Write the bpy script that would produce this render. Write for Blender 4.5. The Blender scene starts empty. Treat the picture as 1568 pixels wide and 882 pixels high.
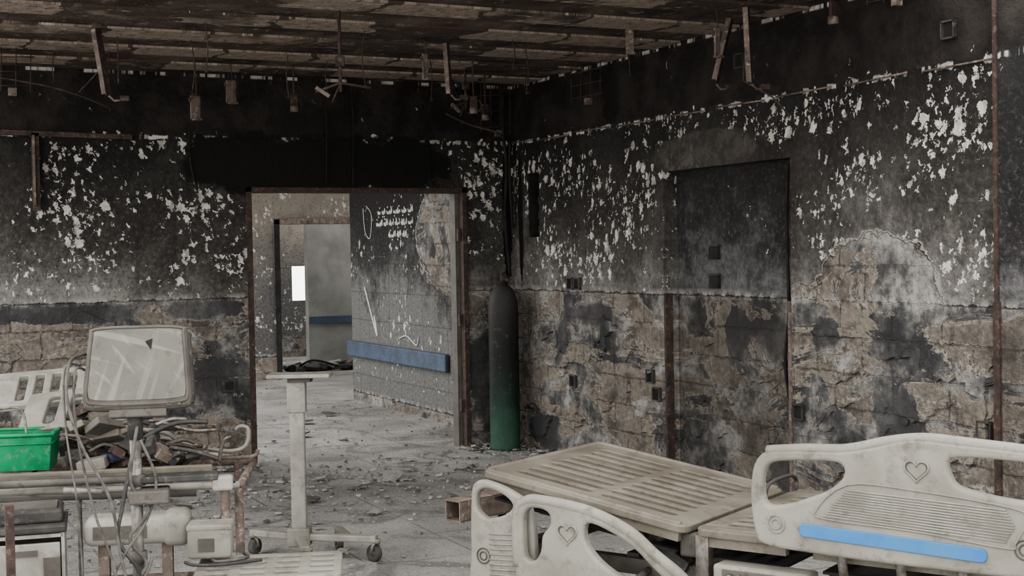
import bpy, bmesh, math, random
from mathutils import Vector, Matrix, Euler
random.seed(7)
V=Vector
# ------------------------------------------------------------------ camera
cam=bpy.data.objects.new('camera',bpy.data.cameras.new('camera')); bpy.context.collection.objects.link(cam)
cam.data.lens=48; cam.data.sensor_width=36; cam.location=(0,0,1.6)
cam.rotation_euler=(1.54461,0.01799,-0.456)
bpy.context.scene.camera=cam
try: bpy.context.scene.view_settings.look='AgX - Medium High Contrast'
except Exception: pass

# ------------------------------------------------------------------ materials
class N:
    def __init__(s,name):
        s.dim='3D'
        s.mat=bpy.data.materials.new(name); s.mat.use_nodes=True
        s.t=s.mat.node_tree; s.t.nodes.clear()
        s.out=s.t.nodes.new('ShaderNodeOutputMaterial')
        s.b=s.t.nodes.new('ShaderNodeBsdfPrincipled')
        s.t.links.new(s.b.outputs[0],s.out.inputs[0])
        g=s.t.nodes.new('ShaderNodeNewGeometry'); s.P=g.outputs['Position']
        sx=s.t.nodes.new('ShaderNodeSeparateXYZ'); s.t.links.new(s.P,sx.inputs[0])
        s.x,s.y,s.z=sx.outputs
    def put(s,inp,v):
        if isinstance(v,(int,float)):
            try: inp.default_value=v
            except Exception: inp.default_value=(v,v,v)
        elif isinstance(v,(tuple,list)):
            v=tuple(v)
            if len(inp.default_value)==4 and len(v)==3: v=v+(1,)
            inp.default_value=v
        else: s.t.links.new(v,inp)
    def m(s,op,a,b=0.0,c=0.0):
        n=s.t.nodes.new('ShaderNodeMath'); n.operation=op
        s.put(n.inputs[0],a); s.put(n.inputs[1],b)
        return n.outputs[0]
    def add(s,a,b): return s.m('ADD',a,b)
    def sub(s,a,b): return s.m('SUBTRACT',a,b)
    def mul(s,a,b): return s.m('MULTIPLY',a,b)
    def mx(s,a,b): return s.m('MAXIMUM',a,b)
    def step(s,v,a,b,lo=0.0,hi=1.0):
        n=s.t.nodes.new('ShaderNodeMapRange'); s.put(n.inputs[0],v)
        s.put(n.inputs[1],a); s.put(n.inputs[2],b); s.put(n.inputs[3],lo); s.put(n.inputs[4],hi)
        return n.outputs[0]
    def noise(s,scale,detail=3,rough=.55,dist=0.0,vec=None,out=0):
        n=s.t.nodes.new('ShaderNodeTexNoise'); n.noise_dimensions=s.dim; s.put(n.inputs['Vector'],vec if vec is not None else s.P)
        s.put(n.inputs['Scale'],scale); s.put(n.inputs['Detail'],detail); s.put(n.inputs['Roughness'],rough); s.put(n.inputs['Distortion'],dist)
        return n.outputs[out]
    def vec(s,a,b,c):
        n=s.t.nodes.new('ShaderNodeCombineXYZ'); s.put(n.inputs[0],a); s.put(n.inputs[1],b); s.put(n.inputs[2],c); return n.outputs[0]
    def voro(s,scale,vec=None,feature='F1'):
        n=s.t.nodes.new('ShaderNodeTexVoronoi'); n.feature=feature; n.voronoi_dimensions=s.dim
        s.put(n.inputs['Vector'],vec if vec is not None else s.P); s.put(n.inputs['Scale'],scale)
        return n
    def mix(s,f,a,b):
        n=s.t.nodes.new('ShaderNodeMix'); n.data_type='RGBA'
        s.put(n.inputs[0],f); s.put(n.inputs[6],a); s.put(n.inputs[7],b); return n.outputs[2]
    def ramp(s,f,stops):
        n=s.t.nodes.new('ShaderNodeValToRGB'); s.put(n.inputs[0],f)
        e=n.color_ramp.elements
        while len(e)<len(stops): e.new(.5)
        for i,(p,c) in enumerate(stops):
            e[i].position=p; e[i].color=(c[0],c[1],c[2],1) if not isinstance(c,(int,float)) else (c,c,c,1)
        return n.outputs[0]
    def ell(s,lst,wob):
        r=None
        for (u0,z0,ru,rz) in lst:
            v=s.t.nodes.new('ShaderNodeVectorMath'); v.operation='MULTIPLY_ADD'
            s.put(v.inputs[0],s.uz); v.inputs[1].default_value=(1/ru,1/rz,0); v.inputs[2].default_value=(-u0/ru,-z0/rz,0)
            l=s.t.nodes.new('ShaderNodeVectorMath'); l.operation='LENGTH'; s.t.links.new(v.outputs[0],l.inputs[0])
            d=s.sub(1.0,l.outputs['Value']); r=d if r is None else s.mx(r,d)
        return s.add(r,wob)
    def fin(s,col,rough=.9,height=None,dist=.01,strength=1.0,metal=0,spec=.2):
        s.put(s.b.inputs['Base Color'],col); s.put(s.b.inputs['Roughness'],rough); s.put(s.b.inputs['Metallic'],metal)
        s.b.inputs['Specular IOR Level'].default_value=spec
        if height is not None:
            bp=s.t.nodes.new('ShaderNodeBump'); bp.inputs['Distance'].default_value=dist; bp.inputs['Strength'].default_value=strength
            s.put(bp.inputs['Height'],height); s.t.links.new(bp.outputs[0],s.b.inputs['Normal'])
        return s.mat

def wallmat(name,axis,peel=[],dark=[],chipz=[],dado=1.29,upper=None,chip=1.0,band=2.5,lowdark=[],smooth=[],simplelow=False,lowmul=1.0,pw=.45,ldk=.3):
    n=N(name); z=n.z
    u=n.add(n.x,n.sub(n.y,10.23)) if axis=='x' else n.add(n.y,n.sub(n.x,5.04))
    n.dim='2D'; n.uz=n.vec(u,z,0); n.P=n.uz
    big=n.noise(.9,2,.5); mid=n.noise(4,4,.62); fine=n.noise(30,4,.7); med=n.noise(11,4,.7)
    nb=n.sub(big,.5); nm=n.sub(mid,.5); nd=n.sub(med,.5)
    t=n.add(n.add(z,n.mul(nb,1.1)),n.add(n.mul(nm,.9),n.mul(nd,.7)))
    tt=n.step(t,1.1,2.7)
    up=upper or [(0,(.22,.212,.202)),(.14,(.135,.129,.123)),(.32,(.076,.072,.067)),(.54,(.042,.039,.036)),(.8,(.024,.022,.021)),(1,(.016,.015,.014))]
    soot=n.ramp(tt,up)
    soot=n.mix(n.step(fine,.5,.7,0,.5),soot,(.026,.025,.024))
    soot=n.mix(n.step(fine,.46,.3,0,.35),soot,n.mix(n.step(z,1.5,2.6),(.2,.195,.185),(.04,.037,.034)))
    soot=n.mix(n.step(n.add(z,n.mul(nd,.06)),band,band+.03,0,.75),soot,n.mix(n.step(mid,.4,.65),(.016,.014,.013),(.038,.032,.029)))
    wn=n.t.nodes.new('ShaderNodeVectorMath'); wn.operation='MULTIPLY_ADD'
    n.put(wn.inputs[0],n.noise(22,3,.7,out=1)); wn.inputs[1].default_value=(.075,.09,0); n.put(wn.inputs[2],n.vec(n.add(u,n.mul(z,.12)),n.mul(z,.82),0))
    win=n.mul(n.step(z,dado,dado+.15,.3,1),n.step(z,band-.02,band+.06,1,.05))
    cl=n.add(n.noise(1.6,3,.6),n.mul(nm,.3))
    dens=n.mul(n.step(cl,.42,.72,0,.8),win)
    for (u0,z0,ru,rz,k) in chipz:
        e=n.ell([(u0,z0,ru,rz)],n.mul(nm,1.3)); dens=n.mx(dens,n.step(e,0,.8,0,k))
    dens=n.mul(dens,chip*.78)
    masks=None
    for sc,rr in((13,.25),(29,.27)):
        v=n.voro(sc,wn.outputs[0]); sep=n.t.nodes.new('ShaderNodeSeparateColor'); n.t.links.new(v.outputs['Color'],sep.inputs[0])
        pres=n.step(n.sub(dens,sep.outputs[0]),-.02,.08)
        c=n.step(n.sub(n.mul(pres,n.add(rr-.14,n.mul(sep.outputs[1],.36))),v.outputs['Distance']),0,.05)
        masks=c if masks is None else n.mx(masks,c)
    flake=n.step(n.sub(n.noise(9,5,.72,.5),n.step(dens,0,1,.74,.60)),0,.015)
    masks=n.mx(masks,n.mul(flake,n.step(dens,.05,.2)))
    dash=n.noise(5,3,.7,vec=n.vec(u,n.step(z,2.7,2.75,0,9),0))
    bz=n.mx(n.step(n.m('ABSOLUTE',n.sub(z,n.add(band,n.mul(nd,.05)))),.010,.018,1,0),n.step(z,2.95,2.96))
    masks=n.mx(masks,n.mul(bz,n.step(dash,.5,.54)))
    chipc=n.mix(n.step(med,.42,.62,.0,.8),(.58,.57,.54),(.22,.21,.195))
    chipc=n.mix(n.step(z,1.5,2.9,.0,.4),chipc,(.25,.22,.19))
    if smooth:
        sm=n.step(n.ell(smooth,n.mul(nm,.5)),0,.08)
        soot=n.mix(n.mul(sm,.8),soot,n.mix(n.step(med,.4,.6),(.048,.044,.04),(.085,.077,.07))); masks=n.mul(masks,n.step(sm,0,1,1,.1))
    upc=n.mix(masks,soot,chipc)
    if simplelow:
        br=n.t.nodes.new('ShaderNodeTexBrick'); br.offset=0; n.put(br.inputs['Vector'],n.uz); br.inputs['Scale'].default_value=1
        br.inputs['Mortar Size'].default_value=.006; br.inputs['Brick Width'].default_value=.3; br.inputs['Row Height'].default_value=.3
        upc=n.mix(n.mul(br.outputs['Fac'],.4),upc,(.03,.03,.03))
    br=n.t.nodes.new('ShaderNodeTexBrick'); br.offset=.5
    n.put(br.inputs['Vector'],n.vec(n.add(u,n.mul(nd,.035)),n.add(n.add(z,.11),n.mul(nd,.035)),0)); br.inputs['Scale'].default_value=1
    br.inputs['Mortar Size'].default_value=.006; br.inputs['Mortar Smooth'].default_value=.35
    br.inputs['Brick Width'].default_value=.42; br.inputs['Row Height'].default_value=.2
    n.put(br.inputs['Color1'],(.195,.17,.146)); n.put(br.inputs['Color2'],(.118,.106,.095)); n.put(br.inputs['Mortar'],(.07,.063,.058))
    blk=n.mix(n.step(fine,.40,.68,0,.6),br.outputs['Color'],(.26,.237,.207))
    blk=n.mix(n.step(med,.5,.66,0,.75),blk,(.082,.075,.069))
    blk=n.mix(n.step(mid,.52,.68,0,.7),blk,(.05,.046,.043))
    rowv=n.vec(n.mul(u,.8),n.mul(z,2.0),0)
    pl=n.add(n.noise(1.7,5,.68,.6,vec=rowv),n.mul(nd,.13))
    if lowdark:
        ld=n.step(n.ell(lowdark,n.mul(nm,1.2)),0,.3); pl=n.add(pl,n.mul(ld,ldk))
    pg=n.step(pl,.505,.513)
    plc=n.ramp(n.add(n.noise(2.1,4,.65),n.mul(nd,.35)),[(.36,(.042,.042,.044)),(.46,(.08,.08,.08)),(.54,(.165,.162,.157)),(.66,(.31,.30,.285))])
    if lowdark: plc=n.mix(n.mul(ld,.75),plc,(.05,.05,.052))
    plc=n.mix(n.step(fine,.5,.7,0,.55),plc,(.055,.055,.055))
    low=n.mix(pg,blk,plc)
    edge=n.mul(n.step(pl,.465,.50),n.step(pl,.535,.51))
    low=n.mix(n.mul(edge,n.step(fine,.42,.55,.1,.85)),low,(.33,.305,.27))
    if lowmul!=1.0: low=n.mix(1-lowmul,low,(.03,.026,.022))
    lowm=n.step(n.add(z,n.mul(nd,.05)),dado+.005,dado-.005)
    if peel:
        pe=n.ell(peel,n.add(n.mul(nm,pw),n.mul(nd,.25)))
        lowm=n.mx(lowm,n.step(pe,0,.03))
    edgeb=n.mul(n.step(z,dado+.01,dado+.05,1,0),n.step(z,dado-.03,dado,0,1))
    col=n.mix(lowm,upc,low)
    col=n.mix(n.mul(edgeb,n.step(med,.47,.58,.0,.6)),col,(.36,.35,.33))
    if peel: col=n.mix(n.mul(n.step(n.m('ABSOLUTE',n.add(pe,.015)),.03,.0),n.step(z,1.3,1.34)),col,(.30,.29,.27))
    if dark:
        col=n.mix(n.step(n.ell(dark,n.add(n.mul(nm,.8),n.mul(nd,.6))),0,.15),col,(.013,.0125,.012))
    h=n.add(n.mul(n.sub(1.0,lowm),.9),n.mul(lowm,n.add(n.mul(pg,.6),n.mul(br.outputs['Fac'],-.35))))
    h=n.add(h,n.add(n.mul(fine,.3),n.mul(med,.5)))
    return n.fin(col,.92,h,.026,1.0)

def simple(name,col,col2=None,scale=8,rough=.6,lo=.4,hi=.65,metal=0,col3=None,s3=30,bump=.0,spec=.3,k3=.8):
    n=N(name)
    if col2 is None: col2=tuple(c*.6 for c in col)
    c=n.mix(n.step(n.noise(scale,4,.6,.3),lo,hi),col,col2)
    if col3: c=n.mix(n.step(n.noise(s3,4,.7),.54,.68,0,k3),c,col3)
    return n.fin(c,rough,n.noise(40,2) if bump else None,bump or .01,.6,metal,spec)

M={}
M['wall_b']=wallmat('sooty_plaster_back','x',
   chipz=[(1.55,1.95,.4,.25,.8),(2.45,1.95,.35,.32,.85),(1.5,1.5,.7,.3,.5),(4.75,2.25,.35,.35,.8),(2.3,2.42,.8,.15,.5),(2.7,1.6,.2,.4,.6)],
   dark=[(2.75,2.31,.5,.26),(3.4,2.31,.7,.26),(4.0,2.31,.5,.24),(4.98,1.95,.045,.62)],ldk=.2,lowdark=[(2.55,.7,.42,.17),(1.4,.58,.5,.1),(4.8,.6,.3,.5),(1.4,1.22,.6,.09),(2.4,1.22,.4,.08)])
M['wall_r']=wallmat('sooty_plaster_right','y',
   peel=[(5.78,1.3,.5,.37),(6.42,1.25,.16,.14)],
   chipz=[(5.89,1.98,.3,.26,.85),(5.2,2.25,.5,.32,.8),(6.5,2.36,1.0,.16,.7),(9.5,1.6,.6,.35,.6),(9.0,2.15,.7,.3,.6),(8.3,1.9,.5,.4,.6),(5.1,1.5,.35,.3,.6),(9.95,2.05,.12,.35,.9),(6.3,1.7,.25,.5,.5)],
   smooth=[(7.45,2.22,.62,.16)],
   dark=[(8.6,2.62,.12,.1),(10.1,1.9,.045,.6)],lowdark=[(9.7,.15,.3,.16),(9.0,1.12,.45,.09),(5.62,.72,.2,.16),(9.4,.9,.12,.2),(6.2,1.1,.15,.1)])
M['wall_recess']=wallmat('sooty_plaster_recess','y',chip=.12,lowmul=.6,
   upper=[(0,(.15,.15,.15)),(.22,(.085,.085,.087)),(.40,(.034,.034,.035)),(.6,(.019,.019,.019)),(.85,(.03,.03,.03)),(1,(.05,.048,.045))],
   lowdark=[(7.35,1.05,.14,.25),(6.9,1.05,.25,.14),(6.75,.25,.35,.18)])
M['wall_c']=wallmat('sooty_tiles_corridor','y',dado=.1,chip=.35,band=3.1,simplelow=True,pw=.3,
   upper=[(0,(.14,.14,.137)),(.12,(.085,.085,.085)),(.3,(.038,.038,.038)),(.55,(.02,.02,.02)),(1,(.017,.017,.017))],
   peel=[(11.45,1.8,.95,.62)],chipz=[(13,.45,1.3,.25,.5)])
M['wall_f']=wallmat('sooty_plaster_far','x',dado=.3,chip=.9,band=3.1,
   upper=[(0,(.10,.10,.10)),(.4,(.15,.14,.13)),(.7,(.23,.21,.18)),(1,(.18,.157,.135))])
M['wall_g']=simple('smoke_grey_paint',(.26,.26,.248),(.17,.17,.162),2,.8)
n=N('dusty_floor'); n.dim='2D'
c=n.ramp(n.noise(1.1,4,.6,.4),[(.3,(.20,.197,.19)),(.5,(.28,.276,.268)),(.7,(.35,.345,.332))])
c=n.mix(n.step(n.noise(2.6,5,.72,.8),.52,.64,0,.65),c,(.105,.10,.096))
c=n.mix(n.step(n.noise(40,4,.75),.55,.65,0,.55),c,(.10,.096,.09))
c=n.mix(n.step(n.noise(80,2,.7),.62,.68,0,.6),c,(.48,.47,.45))
br=n.t.nodes.new('ShaderNodeTexBrick'); br.offset=0
n.put(br.inputs['Vector'],n.vec(n.x,n.y,0)); br.inputs['Scale'].default_value=1
br.inputs['Brick Width'].default_value=.6; br.inputs['Row Height'].default_value=.6; br.inputs['Mortar Size'].default_value=.006; br.inputs['Mortar Smooth'].default_value=.4
c=n.mix(n.mul(br.outputs['Fac'],n.step(n.noise(2,3),.40,.55,.2,.8)),c,(.09,.085,.08))
M['floor']=n.fin(c,.85,n.noise(30,4,.7),.015,.8)
# ceiling : blackened hollow-pot slab, paler where the soot has dropped off
n=N('burnt_ceiling'); n.dim='2D'
br=n.t.nodes.new('ShaderNodeTexBrick'); br.offset=.37
n.put(br.inputs['Vector'],n.vec(n.add(n.x,n.mul(n.noise(3),.3)),n.add(n.y,-9.49+6.7),0)); br.inputs['Scale'].default_value=1
br.inputs['Brick Width'].default_value=.62; br.inputs['Row Height'].default_value=.67; br.inputs['Mortar Size'].default_value=.02; br.inputs['Bias'].default_value=0
n.put(br.inputs['Color1'],(.0,.0,.0)); n.put(br.inputs['Color2'],(1,1,1)); n.put(br.inputs['Mortar'],(0,0,0))
ed=n.noise(5,4,.65)
pt=n.step(n.add(n.add(n.mul(br.outputs['Color'],.55),n.mul(n.noise(.9,3,.6),.9)),n.mul(ed,.35)),.74,.86)
c=n.mix(pt,(.07,.055,.046),(.27,.225,.187))
c=n.mix(n.step(n.noise(14,4,.7),.50,.66,0,.65),c,(.08,.063,.052))
c=n.mix(n.step(n.noise(6,5,.75,vec=n.vec(n.x,n.mul(n.y,2.5),0)),.64,.655,0,.8),c,(.45,.42,.37))
M['ceil_rib']=n.fin(c,.95,n.noise(12,4,.7),.02,.8)
n=N('burnt_ceiling_soffit'); n.dim='2D'
c=n.mix(n.step(n.noise(2.2,4,.6),.4,.7),(.046,.036,.031),(.13,.104,.087))
c=n.mix(n.step(n.noise(9,4,.7),.62,.66,0,.8),c,(.22,.19,.16))
M['ceil']=n.fin(c,.95,n.noise(12,4,.7),.02,.8)
M['soot']=simple('black_soot_and_shade',(.014,.014,.014),(.03,.028,.026),9,.9)  # soot black; also painted in as shade under slots and inside holes
M['rust']=simple('rusted_steel',(.06,.04,.034),(.03,.023,.021),14,.8,col3=(.13,.10,.085),bump=.004)
M['rustl']=simple('scorched_steel',(.15,.12,.103),(.065,.05,.043),14,.8,col3=(.30,.27,.245))
M['steel']=simple('dull_steel',(.22,.21,.196),(.10,.09,.078),20,.45,metal=.5,col3=(.08,.05,.035))
M['cream']=simple('dusty_cream_plastic',(.225,.219,.195),(.155,.147,.127),3.5,.6,col3=(.085,.075,.062),s3=13,k3=.6,bump=.003)
M['white']=simple('dusty_white_enamel',(.28,.275,.252),(.195,.187,.167),6,.5,col3=(.12,.10,.082),s3=20,k3=.6)
M['deck']=simple('scorched_bed_plastic',(.155,.142,.118),(.10,.089,.073),4,.55,col3=(.06,.048,.038),s3=12,k3=.6,bump=.003)
M['grey']=simple('dirty_grey_plastic',(.095,.089,.08),(.062,.056,.049),6,.6,col3=(.045,.04,.036))
M['dgrey']=simple('dark_plastic',(.03,.03,.03),(.055,.052,.048),8,.6,col3=(.12,.11,.10))
M['blue']=simple('blue_plastic_strip',(.03,.14,.35),(.055,.165,.33),7,.45,col3=(.12,.155,.19),s3=18,k3=.5)
M['bluerail']=simple('blue_bumper_rail',(.062,.09,.14),(.05,.062,.09),5,.6,col3=(.13,.14,.15))
M['green']=simple('green_crate_plastic',(.008,.20,.085),(.008,.125,.05),6,.45,col3=(.08,.19,.125))
M['blackcable']=simple('grey_cable',(.105,.10,.092),(.045,.042,.038),20,.6)
M['rubber']=simple('rubber',(.045,.045,.045),(.09,.085,.08),20,.8)
M['chalk']=simple('chalk_writing',(.6,.6,.58),(.42,.42,.4),30,.9)
M['red']=simple('red_plastic',(.30,.025,.025),(.2,.025,.025),9,.6)
M['navy']=simple('navy_cloth',(.03,.045,.09),(.06,.068,.10),9,.9)
M['flake1']=simple('ash_flake',(.25,.245,.235),(.165,.16,.15),20,.9)
M['flake2']=simple('charred_flake',(.075,.07,.065),(.12,.115,.11),20,.9)
M['flake3']=simple('plaster_flake',(.38,.37,.345),(.27,.255,.23),20,.9)
n=N('cylinder_paint')
zz=n.add(n.z,n.mul(n.noise(5,4,.6),.5))
c=n.ramp(n.step(zz,.1,1.7),[(.05,(.052,.105,.08)),(.24,(.032,.072,.053)),(.38,(.019,.030,.025)),(.6,(.016,.017,.016)),(.9,(.042,.040,.038))])
c=n.mix(n.step(n.noise(22,5,.7),.58,.66,0,.6),c,(.085,.09,.085))
M['cyl']=n.fin(c,.6,n.noise(30,4),.004,.6)
n=N('smeared_screen')
c=n.mix(n.step(n.noise(7,4,.6),.35,.7),(.10,.10,.09),(.138,.133,.118))
for k,(a,b_) in enumerate(((9,34),(30,11),(22,20))):
    v=n.vec(n.add(n.mul(n.x,a),n.mul(n.z,b_ if k!=1 else -b_)),n.mul(n.sub(n.x,n.z),2.0+k),k*3.1)
    c=n.mix(n.step(n.noise(1.0,2,.5,.5,vec=v),.6,.70,0,.4),c,(.25,.245,.22))
c=n.mix(n.step(n.noise(35,4),.6,.7,0,.5),c,(.07,.066,.058))
M['screen']=n.fin(c,.5)

# ------------------------------------------------------------------ mesh builder
def cat(pts,closed=False,k=6):
    pts=[V(p) for p in pts]; L=len(pts); o=[]
    rng=range(L) if closed else range(L-1)
    for i in rng:
        if closed: p0,p1,p2,p3=pts[i-1],pts[i],pts[(i+1)%L],pts[(i+2)%L]
        else: p0,p1,p2,p3=pts[max(i-1,0)],pts[i],pts[i+1],pts[min(i+2,L-1)]
        for j in range(k):
            t=j/k; o.append(.5*((2*p1)+(p2-p0)*t+(2*p0-5*p1+4*p2-p3)*t*t+(3*p1-p0-3*p2+p3)*t**3))
    if not closed: o.append(pts[-1])
    return o
def c2(pts,k=4): return [(p[0],p[1]) for p in cat([(a,b_,0) for a,b_ in pts],True,k)]
class B:
    def __init__(s,name): s.name=name; s.v=[]; s.f=[]; s.mi=[]; s.sm=[]; s.mats=[]
    def mid(s,m):
        if m not in s.mats: s.mats.append(m)
        return s.mats.index(m)
    def raw(s,vs,fs,m,smooth=False,Mx=None):
        o=len(s.v); k=s.mid(m)
        s.v+= [tuple(Mx@V(v)) if Mx else tuple(v) for v in vs]
        for f in fs: s.f.append(tuple(i+o for i in f)); s.mi.append(k); s.sm.append(smooth)
    def bm(s,bm,m,smooth=False,Mx=None):
        bm.verts.index_update(); s.raw([v.co.copy() for v in bm.verts],[[v.index for v in f.verts] for f in bm.faces],m,smooth,Mx); bm.free()
    def box(s,c,size,m,rot=None,bev=0,seg=2,Mx=None):
        bm=bmesh.new(); bmesh.ops.create_cube(bm,size=1)
        for v in bm.verts: v.co=V((v.co.x*size[0],v.co.y*size[1],v.co.z*size[2]))
        if bev: bmesh.ops.bevel(bm,geom=bm.edges[:],offset=bev,segments=seg,affect='EDGES',profile=.5)
        R=Matrix.Identity(4)
        if rot is not None: R=rot.to_matrix().to_4x4() if isinstance(rot,Euler) else (Matrix.Rotation(rot,4,'Z') if isinstance(rot,(int,float)) else rot)
        T=Matrix.Translation(V(c))@R
        s.bm(bm,m,bool(bev) and seg>2,(Mx@T) if Mx else T); return s
    def bb(s,a,b,m,bev=0):
        a,b=V(a),V(b); return s.box((a+b)/2,[abs(b[i]-a[i]) for i in range(3)],m,bev=bev)
    def tube(s,pts,r,m,sides=8,smooth=False,closed=False,k=6,Mx=None,cap=True):
        if smooth: pts=cat(pts,closed,k)
        pts=[V(p) for p in pts]; L=len(pts); vs=[]; fs=[]; nrm=None
        for i,p in enumerate(pts):
            a=pts[i-1] if (i>0 or closed) else p; b=pts[(i+1)%L] if (i<L-1 or closed) else p
            t=(b-a); t=t.normalized() if t.length>1e-9 else V((0,0,1))
            if nrm is None: nrm=t.orthogonal().normalized()
            else:
                nrm=nrm-t*nrm.dot(t); nrm=nrm.normalized() if nrm.length>1e-6 else t.orthogonal().normalized()
            bn=t.cross(nrm); rr=r[i] if isinstance(r,list) else r
            for j in range(sides):
                an=2*math.pi*(j+.5)/sides; vs.append(p+(nrm*math.cos(an)+bn*math.sin(an))*rr)
        for i in range(L if closed else L-1):
            for j in range(sides):
                a=i*sides+j; b=i*sides+(j+1)%sides; q=((i+1)%L)*sides; fs.append((a,b,q+(j+1)%sides,q+j))
        if cap and not closed: fs.append(tuple(range(sides))[::-1]); fs.append(tuple(range((L-1)*sides,L*sides)))
        s.raw(vs,fs,m,sides>4,Mx); return s
    def rev(s,prof,m,c=(0,0,0),sides=32,Mx=None):
        vs=[];fs=[];L=len(prof)
        for (r,z) in prof:
            for j in range(sides):
                a=2*math.pi*j/sides; vs.append((c[0]+r*math.cos(a),c[1]+r*math.sin(a),c[2]+z))
        for i in range(L-1):
            for j in range(sides):
                fs.append((i*sides+j,i*sides+(j+1)%sides,(i+1)*sides+(j+1)%sides,(i+1)*sides+j))
        s.raw(vs,fs,m,True,Mx); return s
    def shape(s,splines,th,bev,m,Mx):
        cu=bpy.data.curves.new('tmp','CURVE'); cu.dimensions='2D'; cu.fill_mode='BOTH'; cu.extrude=max(th/2-bev,.0005); cu.bevel_depth=bev; cu.bevel_resolution=2; cu.offset=-bev
        for pts in splines:
            sp=cu.splines.new('POLY'); sp.points.add(len(pts)-1)
            for i,p in enumerate(pts): sp.points[i].co=(p[0],p[1],0,1)
            sp.use_cyclic_u=True
        o=bpy.data.objects.new('tmp',cu); bpy.context.collection.objects.link(o)
        bpy.context.view_layer.update()
        me=o.evaluated_get(bpy.context.evaluated_depsgraph_get()).to_mesh()
        s.raw([v.co.copy() for v in me.vertices],[list(p.vertices) for p in me.polygons],m,False,Mx)
        bpy.data.objects.remove(o); bpy.data.curves.remove(cu); return s
    def done(s):
        me=bpy.data.meshes.new(s.name); me.from_pydata(s.v,[],s.f)
        for mm in s.mats: me.materials.append(M[mm])
        me.polygons.foreach_set('material_index',s.mi); me.polygons.foreach_set('use_smooth',s.sm)
        me.validate(); me.update()
        o=bpy.data.objects.new(s.name,me); bpy.context.collection.objects.link(o); return o
def frame(o,ax,ay,az):
    ax,ay,az=V(ax).normalized(),V(ay).normalized(),V(az).normalized()
    return Matrix(((ax.x,ay.x,az.x,o[0]),(ax.y,ay.y,az.y,o[1]),(ax.z,ay.z,az.z,o[2]),(0,0,0,1)))
def caster(b,x,y,ang,m='rubber',r=.045,top=.12):
    d=V((math.cos(ang),math.sin(ang),0)); p=V((x,y,r)); ax=V((-d.y,d.x,0))
    Mx=frame(p,d,V((0,0,1)),-ax)
    b.rev([(0,-.014),(r*.55,-.016),(r*.93,-.016),(r,-.008),(r,.008),(r*.93,.016),(r*.55,.016),(0,.014)],m,Mx=Mx,sides=24)
    b.rev([(0,-.019),(r*.35,-.019),(r*.35,.019),(0,.019)],'grey',Mx=Mx,sides=12)
    for sg in(-1,1):
        q=p+ax*sg*.022; b.tube([q,q+V((0,0,r*.9))-d*.01,p+V((0,0,top-r-.01))-d*.02],.008,'cream',6)
    b.tube([p-d*.02+V((0,0,r*1.15)),p-d*.02+V((0,0,top-r))],.018,'cream',10)
def plaster(b,axis,u,z,ru,rz,h,m,base,rng):
    """irregular slab of hanging render, h proud of the wall face"""
    k=18; ph=[rng.uniform(0,6.28) for _ in range(3)]; vs=[]
    for lay,(hh,sc) in enumerate(((0,1.03),(h,.97))):
        for i in range(k):
            a=6.283*i/k; r=sc*(1+.22*math.sin(2*a+ph[0])+.16*math.sin(3*a+ph[1])+.1*math.sin(7*a+ph[2]))
            uu=u+ru*r*math.cos(a); zz=max(.005,min(z+rz*r*math.sin(a),1.27)) 
            vs.append((uu,base-hh,zz) if axis=='x' else (base-hh,uu,zz))
    fs=[tuple(range(k,2*k))]+[(i,(i+1)%k,(i+1)%k+k,i+k) for i in range(k)]
    b.raw(vs,fs,m)

XR,YB,H=5.04,10.23,2.98
# ------------------------------------------------------------------ room shell
rg=random.Random(21)
b=B('wall_back')
b.bb((-1.5,YB,0),(2.80,YB+.2,H),'wall_b'); b.bb((4.57,YB,0),(XR+.2,YB+.2,H),'wall_b'); b.bb((2.80,YB,2.11),(4.57,YB+.2,H),'wall_b')
b.box((3.32,YB-.004,2.31),(1.95,.02,.37),'wall_b')
for i in range(22): plaster(b,'x',rg.uniform(.9,2.6),rg.uniform(.1,1.15),rg.uniform(.04,.16),rg.uniform(.03,.1),rg.uniform(.006,.014),'wall_b',YB,rg)
b.done()
b=B('wall_right')
b.bb((XR,2.2,0),(XR+.2,6.53,H),'wall_r'); b.bb((XR,7.92,0),(XR+.2,9.76,H),'wall_r'); b.bb((XR,9.96,0),(XR+.2,YB,H),'wall_r')
b.bb((XR,9.76,0),(XR+.2,9.96,1.72),'wall_r'); b.bb((XR,9.76,2.24),(XR+.2,9.96,H),'wall_r'); b.bb((XR+.12,9.76,1.72),(XR+.2,9.96,2.24),'soot')
b.bb((XR+.003,9.762,1.72),(XR+.12,9.775,2.24),'soot'); b.bb((XR+.003,9.945,1.72),(XR+.12,9.958,2.24),'soot')
for z in(1.78,1.9,2.02): b.box((XR+.08,9.86,z),(.03,.1,.06),'dgrey')
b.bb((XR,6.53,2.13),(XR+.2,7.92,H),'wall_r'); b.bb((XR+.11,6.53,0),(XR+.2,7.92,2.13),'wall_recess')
for z in(1.57,1.38):
    b.box((XR+.1,7.46,z),(.03,.10,.08),'soot'); b.box((XR+.09,7.46,z+.05),(.02,.12,.012),'dgrey')
for i in range(60):
    y=rg.uniform(5.0,6.35) if i<36 else rg.uniform(8.1,9.9)
    plaster(b,'y',y,rg.uniform(.15,1.15),rg.uniform(.04,.17),rg.uniform(.03,.12),rg.uniform(.010,.026),'wall_r',XR,rg)
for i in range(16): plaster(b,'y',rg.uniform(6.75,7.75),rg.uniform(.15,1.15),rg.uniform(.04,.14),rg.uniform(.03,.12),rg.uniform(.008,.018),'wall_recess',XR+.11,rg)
b.done()
b=B('column_right'); b.bb((XR-.06,3.9,0),(XR-.002,4.86,H),'wall_recess'); b.done()
b=B('wall_corridor'); b.bb((5.05,YB+.2,0),(5.2,14.35,H),'wall_c'); b.done()
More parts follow.
